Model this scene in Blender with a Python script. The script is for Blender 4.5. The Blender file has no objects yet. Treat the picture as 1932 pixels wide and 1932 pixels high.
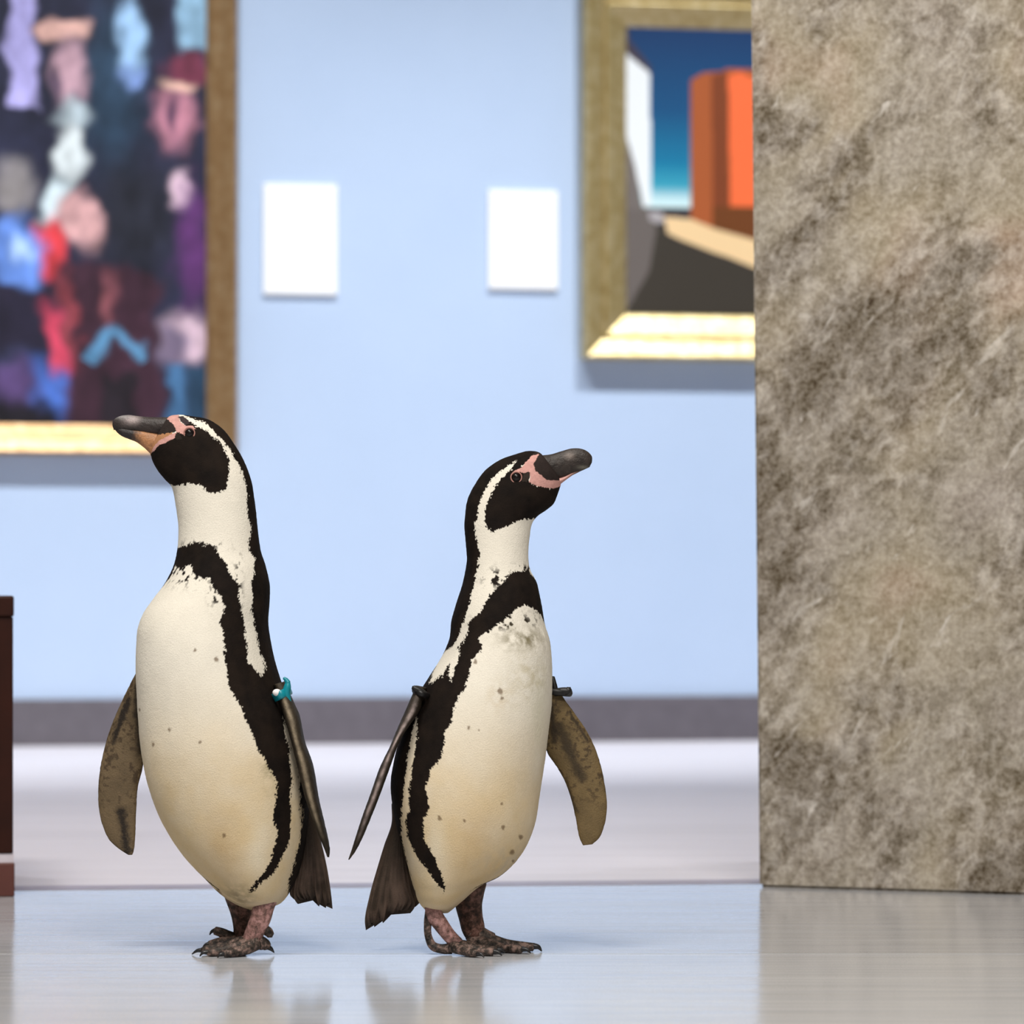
import bpy, math
import numpy as np

# ------------------------------------------------------------------ camera
W = 1932
F_PX = 6764.0            # focal length in pixels
CX, HY = 966.0, 1121.0   # principal column, horizon row
CAM_H = 0.40             # the photographer is down at the birds' height
sc = bpy.context.scene
cam_d = bpy.data.cameras.new('camera'); cam = bpy.data.objects.new('camera', cam_d)
sc.collection.objects.link(cam); sc.camera = cam
cam.location = (0, 0, CAM_H); cam.rotation_euler = (math.pi / 2, 0, 0)
cam_d.sensor_width = 36.0; cam_d.sensor_fit = 'HORIZONTAL'
cam_d.lens = 36.0 * F_PX / W
cam_d.shift_y = (HY - W / 2) / W
cam_d.clip_start = 0.05; cam_d.clip_end = 60
cam_d.dof.use_dof = True; cam_d.dof.focus_distance = 4.03; cam_d.dof.aperture_fstop = 6.0

# ------------------------------------------------------------------ light
world = bpy.data.worlds.new('world'); sc.world = world; world.use_nodes = True
wb = world.node_tree.nodes['Background']
wb.inputs['Color'].default_value = (1.0, 0.955, 0.89, 1); wb.inputs['Strength'].default_value = 0.14

WALL_Y0, WALL_SLOPE = 9.6925, 0.192          # gallery wall: Y = WALL_Y0 + WALL_SLOPE * X
WALL_A = math.atan(WALL_SLOPE)

def wall_point(u, out, z):                    # u along the wall, out = distance in front of it
    return (u * math.cos(WALL_A) + out * math.sin(WALL_A),
            WALL_Y0 + u * math.sin(WALL_A) - out * math.cos(WALL_A), z)

def look(o, target):
    from mathutils import Vector
    o.rotation_euler = (Vector(target) - Vector(o.location)).to_track_quat('-Z', 'Y').to_euler()

def spot(name, loc, target, power, size_deg, radius, col=(1, 1, 1), blend=0.7):
    l = bpy.data.lights.new(name, 'SPOT'); l.energy = power; l.spot_size = math.radians(size_deg)
    l.spot_blend = blend; l.shadow_soft_size = radius; l.color = col
    o = bpy.data.objects.new(name, l); sc.collection.objects.link(o); o.location = loc; look(o, target); return o

def area(name, loc, target, power, sx, sy, col=(1, 1, 1)):
    l = bpy.data.lights.new(name, 'AREA'); l.shape = 'RECTANGLE'; l.size = sx; l.size_y = sy
    l.energy = power; l.color = col
    o = bpy.data.objects.new(name, l); sc.collection.objects.link(o); o.location = loc; look(o, target); return o

# ceiling track lamps washing the gallery wall
for u, p in ((-2.9, 560), (-1.30, 620), (-0.2, 180), (0.85, 620), (2.5, 560)):
    spot('track_spotlight', wall_point(u, 2.3, 4.4), wall_point(u, 0.0, -0.25), p, 62, 0.05, (0.96, 0.985, 1.0), 1.0)
# ceiling luminaires of the gallery and of the hall the birds stand in
for x_ in (-1.7, -0.1, 1.5):
    spot('gallery_downlight', (x_, 6.1, 4.6), (x_, 6.1, 0), 140, 72, 0.12, (0.98, 0.965, 1.0), 0.8)
area('hall_luminaire', (-0.9, 2.2, 4.4), (-0.1, 4.0, 0.2), 180, 1.6, 1.2, (1.0, 0.965, 0.905))
area('hall_luminaire', (0.9, -0.6, 4.2), (0.0, 4.0, 0.2), 185, 1.6, 1.2, (1.0, 0.95, 0.87))

vs = sc.view_settings
vs.view_transform = 'Standard'; vs.look = 'None'; vs.gamma = 1.0; vs.use_curve_mapping = False
vs.exposure = 0.0

# ------------------------------------------------------------------ helpers
COL = sc.collection

def srgb(r, g, b):
    def f(c):
        c /= 255.0
        return c / 12.92 if c <= 0.04045 else ((c + 0.055) / 1.055) ** 2.4
    return (f(r), f(g), f(b))

def link(name, mesh, mat=None, parent=None, loc=(0, 0, 0), rz=0.0, smooth=False):
    o = bpy.data.objects.new(name, mesh); COL.objects.link(o)
    if mat is not None:
        mesh.materials.clear(); mesh.materials.append(mat)
    o.location = loc; o.rotation_euler = (0, 0, rz)
    if parent is not None:
        o.parent = parent
    if smooth:
        mesh.polygons.foreach_set('use_smooth', np.ones(len(mesh.polygons), dtype=bool))
    return o

def tag(o, label=None, cat=None, group=None, kind=None):
    if label: o['label'] = label
    if cat: o['category'] = cat
    if group: o['group'] = group
    if kind: o['kind'] = kind
    return o

def empty(name, loc=(0, 0, 0), rz=0.0):
    o = bpy.data.objects.new(name, None); COL.objects.link(o)
    o.location = loc; o.rotation_euler = (0, 0, rz); o.empty_display_size = 0.05
    return o

def mesh_from(verts, faces, name='mesh'):
    m = bpy.data.meshes.new(name); m.from_pydata([tuple(v) for v in verts], [], [tuple(f) for f in faces]); m.update()
    return m

def box_mesh(x0, x1, y0, y1, z0, z1, bev=0.0):
    import bmesh
    v = [(x0, y0, z0), (x1, y0, z0), (x1, y1, z0), (x0, y1, z0), (x0, y0, z1), (x1, y0, z1), (x1, y1, z1), (x0, y1, z1)]
    f = [(3, 2, 1, 0), (4, 5, 6, 7), (0, 1, 5, 4), (1, 2, 6, 5), (2, 3, 7, 6), (3, 0, 4, 7)]
    m = mesh_from(v, f, 'box')
    if bev > 0:
        b = bmesh.new(); b.from_mesh(m)
        bmesh.ops.bevel(b, geom=list(b.edges), offset=bev, segments=2, affect='EDGES', profile=0.5)
        b.to_mesh(m); b.free()
    return m

def prism_mesh(quad, z0, z1, bev=0.0):         # quad: plan corners, counter-clockwise
    import bmesh
    n = len(quad)
    v = [(x, y, z0) for x, y in quad] + [(x, y, z1) for x, y in quad]
    f = [tuple(range(n - 1, -1, -1)), tuple(range(n, 2 * n))] + [(i, (i + 1) % n, n + (i + 1) % n, n + i) for i in range(n)]
    m = mesh_from(v, f, 'prism')
    if bev > 0:
        b = bmesh.new(); b.from_mesh(m)
        bmesh.ops.bevel(b, geom=list(b.edges), offset=bev, segments=1, affect='EDGES')
        b.to_mesh(m); b.free()
    return m

# node helpers ------------------------------------------------------
class NT:
    def __init__(self, name):
        self.m = bpy.data.materials.new(name); self.m.use_nodes = True
        self.t = self.m.node_tree; self.n = self.t.nodes; self.l = self.t.links
        self.b = self.n['Principled BSDF']
    def new(self, t, **kw):
        x = self.n.new(t)
        for k, v in kw.items():
            setattr(x, k, v)
        return x
    def coord(self, scale=(1, 1, 1), rot=(0, 0, 0), kind='Object'):
        c = self.new('ShaderNodeTexCoord'); m = self.new('ShaderNodeMapping')
        m.inputs['Scale'].default_value = scale; m.inputs['Rotation'].default_value = rot
        self.l.new(c.outputs[kind], m.inputs['Vector']); return m.outputs[0]
    def noise(self, vec, scale, detail=4, rough=0.55, dist=0.0):
        x = self.new('ShaderNodeTexNoise'); x.inputs['Scale'].default_value = scale
        x.inputs['Detail'].default_value = detail; x.inputs['Roughness'].default_value = rough
        x.inputs['Distortion'].default_value = dist
        self.l.new(vec, x.inputs['Vector']); return x.outputs['Fac']
    def ramp(self, fac, stops):
        r = self.new('ShaderNodeValToRGB'); e = r.color_ramp.elements
        while len(e) < len(stops): e.new(0.5)
        for el, (p, c) in zip(e, stops):
            el.position = p; el.color = (c[0], c[1], c[2], 1)
        self.l.new(fac, r.inputs[0]); return r.outputs[0]
    def mix(self, fac, a, b, mode='MIX'):
        x = self.new('ShaderNodeMix', data_type='RGBA', blend_type=mode)
        for s, v in ((x.inputs[0], fac), (x.inputs[6], a), (x.inputs[7], b)):
            if isinstance(v, (int, float)): s.default_value = v
            elif isinstance(v, tuple): s.default_value = (v[0], v[1], v[2], 1)
            else: self.l.new(v, s)
        return x.outputs[2]
    def bump(self, h, strength=0.2, dist=0.01):
        x = self.new('ShaderNodeBump'); x.inputs['Strength'].default_value = strength
        x.inputs['Distance'].default_value = dist
        self.l.new(h, x.inputs['Height']); self.l.new(x.outputs[0], self.b.inputs['Normal'])
    def set(self, col=None, rough=None, spec=None, metal=None):
        if col is not None:
            if isinstance(col, tuple): self.b.inputs['Base Color'].default_value = (col[0], col[1], col[2], 1)
            else: self.l.new(col, self.b.inputs['Base Color'])
        if rough is not None:
            if isinstance(rough, (int, float)): self.b.inputs['Roughness'].default_value = rough
            else: self.l.new(rough, self.b.inputs['Roughness'])
        if spec is not None: self.b.inputs['Specular IOR Level'].default_value = spec
        if metal is not None: self.b.inputs['Metallic'].default_value = metal
        return self.m

def simple(name, col, rough=0.6, spec=0.4, var=0.12, scale=30, metal=0.0, bump=0.0):
    n = NT(name); v = n.coord(); f = n.noise(v, scale, 4)
    d = tuple(c * (1 - var) for c in col); u = tuple(min(1, c * (1 + var)) for c in col)
    if bump: n.bump(f, bump, 0.002)
    return n.set(n.ramp(f, [(0.3, d), (0.7, u)]), rough, spec, metal)

# ------------------------------------------------------------------ surface materials
def mat_wall():
    n = NT('wall_paint'); v = n.coord()
    f = n.noise(v, 3.0, 3); g = n.noise(v, 260, 2)
    n.bump(g, 0.05, 0.001)
    return n.set(n.ramp(f, [(0.3, (0.46, 0.575, 0.765)), (0.7, (0.48, 0.595, 0.785))]), 0.75, 0.2)

def mat_near_floor(t=1.0):
    n = NT('polished_terrazzo')
    v = n.coord(kind='Object')
    speck = n.noise(v, 420, 3, 0.6)
    streak = n.noise(n.coord((0.9, 14, 1)), 3.0, 4, 0.6)
    cloud = n.noise(v, 2.2, 3)
    c = n.ramp(speck, [(0.3, srgb(168, 168, 171)), (0.55, srgb(184, 185, 188)), (0.75, srgb(200, 200, 202))])
    c = n.mix(n.ramp(streak, [(0.35, (0.6, 0.6, 0.6)), (0.55, (0, 0, 0))]), c, srgb(158, 161, 169))
    c = n.mix(0.25, c, n.ramp(cloud, [(0.3, srgb(160, 163, 170)), (0.7, srgb(188, 188, 190))]))
    r = n.ramp(n.noise(n.coord((0.7, 22, 1)), 2.5, 4), [(0.3, (0.10,) * 3), (0.7, (0.19,) * 3)])
    c = n.mix(1.0, c, (t, t, t), 'MULTIPLY')
    return n.set(c, r, 0.42)

def mat_far_floor(i, tone):
    n = NT('gallery_floor_%s' % 'abcdefgh'[i])
    streak = n.noise(n.coord((0.8, 10, 1)), 2.2, 4, 0.6)
    a = tuple(c * tone for c in srgb(200, 195, 201)); b = tuple(c * tone for c in srgb(214, 209, 214))
    return n.set(n.ramp(streak, [(0.3, a), (0.7, b)]), 0.42, 0.35)

def mat_pier():
    n = NT('brown_grey_marble')
    v = n.coord()
    def diag(ang, along, across):                 # pattern drawn out along a slant of the face
        m1 = n.new('ShaderNodeMapping'); m1.inputs['Rotation'].default_value = (0, ang, 0)
        m2 = n.new('ShaderNodeMapping'); m2.inputs['Scale'].default_value = (along, 1.0, across)
        n.l.new(v, m1.inputs['Vector']); n.l.new(m1.outputs[0], m2.inputs['Vector']); return m2.outputs[0]
    d1 = diag(0.95, 0.72, 1.0); d2 = diag(0.95, 0.36, 1.0)
    big = n.noise(d1, 5.0, 3, 0.6, 0.5)
    warm = n.noise(v, 3.1, 2, 0.5)
    mott = n.noise(d1, 19, 5, 0.66, 0.5)
    fine = n.noise(v, 130, 4, 0.7)
    base = n.ramp(warm, [(0.34, srgb(156, 144, 137)), (0.47, srgb(152, 142, 124)), (0.57, srgb(164, 148, 116)), (0.66, srgb(174, 138, 106))])
    mot2 = n.noise(d1, 52, 4, 0.65, 0.4)
    dark = n.ramp(mott, [(0.39, srgb(72, 63, 53)), (0.49, srgb(124, 113, 101)), (0.60, srgb(172, 162, 153))])
    dark = n.mix(0.45, dark, n.ramp(mot2, [(0.40, srgb(66, 58, 48)), (0.5, srgb(132, 122, 110)), (0.60, srgb(192, 184, 176))]))
    c = n.mix(n.ramp(big, [(0.42, (0.98,) * 3), (0.58, (0.38,) * 3)]), base, dark)
    c = n.mix(n.ramp(big, [(0.36, (0.6,) * 3), (0.49, (0.0,) * 3)]), c, srgb(84, 75, 64))
    c = n.mix(0.28, c, n.ramp(fine, [(0.32, srgb(80, 70, 58)), (0.68, srgb(204, 192, 174))]))
    fl = n.noise(d2, 34, 4, 0.6, 0.6)
    c = n.mix(n.ramp(fl, [(0.63, (0, 0, 0)), (0.74, (0.55,) * 3)]), c, srgb(206, 198, 190))
    bc = n.new('ShaderNodeBrightContrast'); bc.inputs['Bright'].default_value = 0.098; bc.inputs['Contrast'].default_value = 0.4
    hs = n.new('ShaderNodeHueSaturation'); hs.inputs['Saturation'].default_value = 0.68
    n.l.new(c, bc.inputs['Color']); n.l.new(bc.outputs['Color'], hs.inputs['Color']); c = hs.outputs['Color']
    n.bump(fine, 0.03, 0.001)
    return n.set(c, 0.5, 0.25)

M_wall = mat_wall(); M_near = mat_near_floor(0.97); M_near_pale = mat_near_floor(1.10); M_pier = mat_pier()
M_base = simple('baseboard_stone', srgb(100, 95, 102), 0.55, 0.3, 0.10, 25)
M_joint = simple('floor_joint', srgb(120, 118, 124), 0.7, 0.2, 0.1, 60)
M_thr = simple('threshold_stone', srgb(150, 144, 158), 0.4, 0.4, 0.10, 30)
M_card = simple('label_card', (0.93, 0.93, 0.93), 0.7, 0.2, 0.01, 20)

# ------------------------------------------------------------------ the setting
def wall_uv(px, py):
    a = (px - CX) / F_PX
    Y = WALL_Y0 / (1 - WALL_SLOPE * a)
    return a * Y / math.cos(WALL_A), CAM_H - (py - HY) / F_PX * Y

o = link('wall_back', box_mesh(-7, 7, 0, 0.2, -0.02, 5.0), M_wall, None, (0, WALL_Y0, 0), WALL_A)
tag(o, 'pale blue painted gallery wall behind the two penguins', kind='structure')
o = link('baseboard_back', box_mesh(-7, 7, -0.018, -0.001, 0.0, 0.1225, 0.003), M_base, None, (0, WALL_Y0, 0), WALL_A)
tag(o, 'grey stone baseboard along the foot of the blue wall', kind='structure')

TH_S = 0.113
def thr(x, off): return 4.84 + TH_S * (x + 0.69) + off
# near floor: joint bed with polished slabs
o = link('floor', prism_mesh([(-5, -2), (5, -2), (5, thr(5, 0)), (-5, thr(-5, 0))], -0.05, -0.004), M_joint)
tag(o, 'pale polished terrazzo floor under the penguins', kind='structure')
xs = [-5, -3.1, -1.02, 1.06, 3.0, 5]; ys = [-2, 0.2, 2.1, 3.985]
J = 0.0012
for i in range(len(xs) - 1):
    for j in range(len(ys)):
        x0, x1 = xs[i] + J, xs[i + 1] - J
        if j < len(ys) - 1:
            q = [(x0, ys[j] + J), (x1, ys[j] + J), (x1, ys[j + 1] - J), (x0, ys[j + 1] - J)]
        else:
            q = [(x0, ys[j] + J), (x1, ys[j] + J), (x1, thr(x1, -J)), (x0, thr(x0, -J))]
        link('floor_slab', prism_mesh(q, -0.004, 0.0, 0.0006), M_near if j == len(ys) - 1 else M_near_pale, o)
o2 = link('trim_1', prism_mesh([(-5, thr(-5, 0)), (5, thr(5, 0)), (5, thr(5, 0.065)), (-5, thr(-5, 0.065))], -0.05, 0.0008), M_thr)
tag(o2, 'narrow grey threshold strip across the floor behind the penguins', kind='structure')
bounds = [0.067, 0.55, 1.0, 1.22, 1.75, 2.5, 3.4, 5.2]
tones = [1.0, 0.985, 0.94, 1.0, 0.985, 1.02, 1.02]
o3 = link('floor_gallery', prism_mesh([(-6.5, thr(-6.5, 0.066)), (6.5, thr(6.5, 0.066)), (6.5, thr(6.5, 5.2)), (-6.5, thr(-6.5, 5.2))], -0.05, -0.003), M_joint)
tag(o3, 'pale lavender grey gallery floor beyond the threshold', kind='structure')
for i, t in enumerate(tones):
    a, b = bounds[i] + 0.001, bounds[i + 1] - 0.001
    q = [(-6.5, thr(-6.5, a)), (6.5, thr(6.5, a)), (6.5, thr(6.5, b)), (-6.5, thr(-6.5, b))]
    link('floor_slab', prism_mesh(q, -0.003, 0.0, 0.0005), mat_far_floor(i, t), o3)

# added wall between hall and gallery, its opening's unseen head blocks the hall lamps
import bmesh
def boxes_mesh(bs):
    b = bmesh.new()
    for bx_ in bs:
        m_ = box_mesh(*bx_); b.from_mesh(m_); bpy.data.meshes.remove(m_)
    m = bpy.data.meshes.new('wall'); b.to_mesh(m); b.free(); return m
M_hall = simple('hall_plaster', (0.62, 0.59, 0.54), 0.8, 0.2, 0.05, 4)
TA = math.atan(TH_S)
o = link('added_wall_front', boxes_mesh([(-5.5, -2.6, 0.0, 0.35, 0, 4.6), (-2.6, 1.0, 0.0, 0.35, 2.2, 4.6), (1.0, 5.5, 0.0, 0.35, 0, 4.6)]), M_hall, None, (0, thr(0, 0.08), 0), TA)
tag(o, 'added unseen plaster wall with the wide opening between hall and gallery, blocking hall lamps', kind='structure')

# ------------------------------------------------------------------ stone pier
PA = math.atan2(4.763 - 4.893, 0.677 - 0.335)
def pier_mesh():
    import bmesh
    w, d, h = 1.15, 0.62, 4.4
    lean = 0.0098 * h
    v = [(0, 0, 0), (w, 0, 0), (w, d, 0), (0, d, 0), (-lean, 0, h), (w, 0, h), (w, d, h), (-lean, d, h)]
    f = [(3, 2, 1, 0), (4, 5, 6, 7), (0, 1, 5, 4), (1, 2, 6, 5), (2, 3, 7, 6), (3, 0, 4, 7)]
    m = mesh_from(v, f, 'pier'); b = bmesh.new(); b.from_mesh(m)
    bmesh.ops.bevel(b, geom=list(b.edges), offset=0.004, segments=2, affect='EDGES'); b.to_mesh(m); b.free()
    return m
o = link('stone_pillar', pier_mesh(), M_pier, None, (0.337, 4.893, 0), PA)
tag(o, 'massive square pillar of mottled grey brown marble standing at the right', 'pillar')

# ------------------------------------------------------------------ bench end at the left edge
M_bench = simple('dark_brown_wood', srgb(44, 15, 6), 0.55, 0.2, 0.25, 14)
M_bench2 = simple('reddish_brown_plinth', srgb(92, 52, 46), 0.5, 0.35, 0.15, 14)
M_strip = simple('pale_metal_strip', srgb(205, 196, 205), 0.4, 0.4, 0.05, 30)
bx = -0.6545
root = empty('wooden_bench', (bx, 4.74, 0), WALL_A)
tag(root, 'dark brown wooden bench with pale reveal strip cut by the left picture edge', 'bench')
L = 1.4; D = 0.40
link('seat', box_mesh(-L, -0.004, -0.004, D, 0.370, 0.398, 0.003), M_bench, root)
link('body', box_mesh(-L + 0.01, -0.005, 0.0, D - 0.01, 0.057, 0.370, 0.002), M_bench, root)
link('reveal_strip', box_mesh(-L + 0.012, -0.004, 0.002, D - 0.012, 0.045, 0.057), M_strip, root)
link('plinth', box_mesh(-L + 0.01, -0.003, 0.0, D - 0.01, 0.0, 0.045, 0.002), M_bench2, root)

# ------------------------------------------------------------------ wall labels
def card(px0, px1, py0, py1, label):
    u0, z1 = wall_uv(px0, py0); u1, z0 = wall_uv(px1, py1)
    w = u1 - u0
    r = link('wall_label', box_mesh(-w / 2, w / 2, -0.012, -0.0005, 0, z1 - z0, 0.001), M_card, None,
             wall_point((u0 + u1) / 2, 0, z0), WALL_A)
    tag(r, label, 'wall label', 'white text cards beside the paintings')
card(497, 635, 347, 557, 'larger white wall label next to the crowded dark painting')
card(921, 1051, 359, 547, 'smaller white wall label next to the gold framed painting')

# ------------------------------------------------------------------ paintings
def rail_mesh(length_in, w, side, cw, ch, prof):
    """one mitred rail; local painting frame: x right, z up, -y to the room. prof: (u from outer edge, v out of wall)"""
    v = []; f = []
    n = len(prof)
    for end in (0, 1):
        for (u, h) in prof:
            off = w - u                              # distance beyond the canvas edge
            if side == 'bottom': x = (-cw / 2 - off) if end == 0 else (cw / 2 + off); z = -ch / 2 - off
            if side == 'top': x = (cw / 2 + off) if end == 0 else (-cw / 2 - off); z = ch / 2 + off
            if side == 'right': z = (-ch / 2 - off) if end == 0 else (ch / 2 + off); x = cw / 2 + off
            if side == 'left': z = (ch / 2 + off) if end == 0 else (-ch / 2 - off); x = -cw / 2 - off
            v.append((x, -h, z))
    for i in range(n):
        j = (i + 1) % n
        f.append((i, j, n + j, n + i))
    f.append(tuple(range(n - 1, -1, -1))); f.append(tuple(range(n, 2 * n)))
    return mesh_from(v, f, 'rail')

def canvas_mesh(cw, ch, nx, nz, colour_fn):
    xs = np.linspace(-cw / 2, cw / 2, nx); zs = np.linspace(-ch / 2, ch / 2, nz)
    X, Z = np.meshgrid(xs, zs)
    v = np.stack([X.ravel(), np.full(X.size, -0.012), Z.ravel()], 1)
    idx = np.arange(nx * nz).reshape(nz, nx)
    q = np.stack([idx[:-1, :-1], idx[:-1, 1:], idx[1:, 1:], idx[1:, :-1]], -1).reshape(-1, 4)
    nb = len(v)
    v2 = np.array([(-cw / 2, 0, -ch / 2), (cw / 2, 0, -ch / 2), (cw / 2, 0, ch / 2), (-cw / 2, 0, ch / 2)])
    c = [idx[0, 0], idx[0, -1], idx[-1, -1], idx[-1, 0]]
    faces = [tuple(int(k) for k in r) for r in q]
    faces.append((nb + 3, nb + 2, nb + 1, nb + 0))
    m = mesh_from(np.vstack([v, v2]), faces, 'canvas')
    col = np.ones((nb + 4, 4), dtype=np.float32); col[:nb, :3] = colour_fn(X.ravel(), Z.ravel()); col[nb:, :3] = 0.3
    a = m.color_attributes.new('Col', 'FLOAT_COLOR', 'POINT'); a.data.foreach_set('color', col.ravel())
    return m

def mat_attr(name, rough, spec, bump=None, var=0.0):
    n = NT(name); a = n.new('ShaderNodeVertexColor'); a.layer_name = 'Col'
    c = a.outputs['Color']
    v = n.coord()
    if var:
        f = n.noise(v, 900, 3, 0.6)
        c = n.mix(1.0, c, n.ramp(f, [(0.25, (1 - var,) * 3), (0.75, (1 + var * 0.4,) * 3)]), 'MULTIPLY')
    if bump:
        f2 = n.noise(v, bump[0], 3, 0.6); n.bump(f2, bump[1], 0.002)
    return n.set(c, rough, spec)
M_canvas = mat_attr('oil_paint', 0.55, 0.3, (120, 0.15))

def gold(name, a, b, c):
    n = NT(name); f = n.noise(n.coord(), 40, 4)
    return n.set(n.ramp(f, [(0.3, a), (0.5, b), (0.7, c)]), 0.42, 0.5, 0.6)
M_goldL = gold('dull_bronze_frame', srgb(150, 116, 76), srgb(166, 132, 92), srgb(178, 150, 112))
M_goldR = gold('pale_gold_frame', srgb(170, 148, 96), srgb(190, 170, 120), srgb(208, 192, 150))

def painting(name, px0, px1, py0, py1, w, prof, mat, fn, nx, nz, label):
    u0, z1 = wall_uv(px0, py0); u1, z0 = wall_uv(px1, py1)
    # take size at the corner that is in view
    root = empty(name, wall_point((u0 + u1) / 2, 0.0, (z0 + z1) / 2), WALL_A)
    cw, ch = u1 - u0, z1 - z0
    def f(x, z):                                   # local -> design coordinates in picture units
        return fn((x + cw / 2) / cw * (px1 - px0) + px0, (ch / 2 - z) / ch * (py1 - py0) + py0)
    link('canvas', canvas_mesh(cw, ch, nx, nz, f), M_canvas, root)
    for s in ('bottom', 'top', 'left', 'right'):
        link('frame_rail', rail_mesh(0, w, s, cw, ch, prof), mat, root)
    tag(root, label, 'painting')
    return root

# numpy noise ------------------------------------------------------
def _hash(i, j, k, seed):
    h = (i.astype(np.int64) * 374761393 + j.astype(np.int64) * 668265263 + k.astype(np.int64) * 2147483647 + seed * 1274126177) & 0xFFFFFFFF
    h = ((h ^ (h >> 13)) * 1274126177) & 0xFFFFFFFF
    h = (h ^ (h >> 16)) & 0xFFFFFF
    return h / float(0xFFFFFF)
def vnoise(x, y, z, seed=0):
    i, j, k = np.floor(x), np.floor(y), np.floor(z)
    fx, fy, fz = x - i, y - j, z - k
    fx, fy, fz = (t * t * (3 - 2 * t) for t in (fx, fy, fz))
    r = 0
    for a in (0, 1):
        for b in (0, 1):
            for c in (0, 1):
                w = (fx if a else 1 - fx) * (fy if b else 1 - fy) * (fz if c else 1 - fz)
                r = r + w * _hash(i + a, j + b, k + c, seed)
    return r * 2 - 1
def fbm(x, y, z, scale, seed=0, octv=3):
    r = 0; a = 1.0; s = 1.0 / scale; t = 0
    for o_ in range(octv):
        r = r + a * vnoise(x * s + 17.3 * o_, y * s, z * s, seed + o_); t += a; a *= 0.55; s *= 2.1
    return r / t
def sstep(a, b, x):
    t = np.clip((x - a) / (b - a), 0, 1); return t * t * (3 - 2 * t)
def inside(poly, x, y):
    p = np.asarray(poly, float); r = np.zeros(x.shape, bool)
    xi, yi = p[:, 0], p[:, 1]; xj, yj = np.roll(xi, 1), np.roll(yi, 1)
    for a, b, c, d in zip(xi, yi, xj, yj):
        if b == d: continue
        cond = ((b > y) != (d > y)) & (x < (c - a) * (y - b) / (d - b) + a)
        r ^= cond
    return r

def lay(col, mask, c):
    m = mask[:, None]; return col * (1 - m) + np.array(c)[None, :] * m
def ell(x, y, cx, cy, rx, ry, soft=0.25, rot=0.0):
    soft = min(0.8, soft * 1.5)
    c, s = math.cos(rot), math.sin(rot)
    dx, dy = x - cx, y - cy
    d = np.sqrt(((dx * c + dy * s) / rx) ** 2 + ((-dx * s + dy * c) / ry) ** 2)
    return 1 - sstep(1 - soft, 1 + soft, d)
def bar(x, y, x0, x1, y0, y1, soft=6):
    return sstep(x0 - soft, x0 + soft, x) * (1 - sstep(x1 - soft, x1 + soft, x)) * sstep(y0 - soft, y0 + soft, y) * (1 - sstep(y1 - soft, y1 + soft, y))

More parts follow.
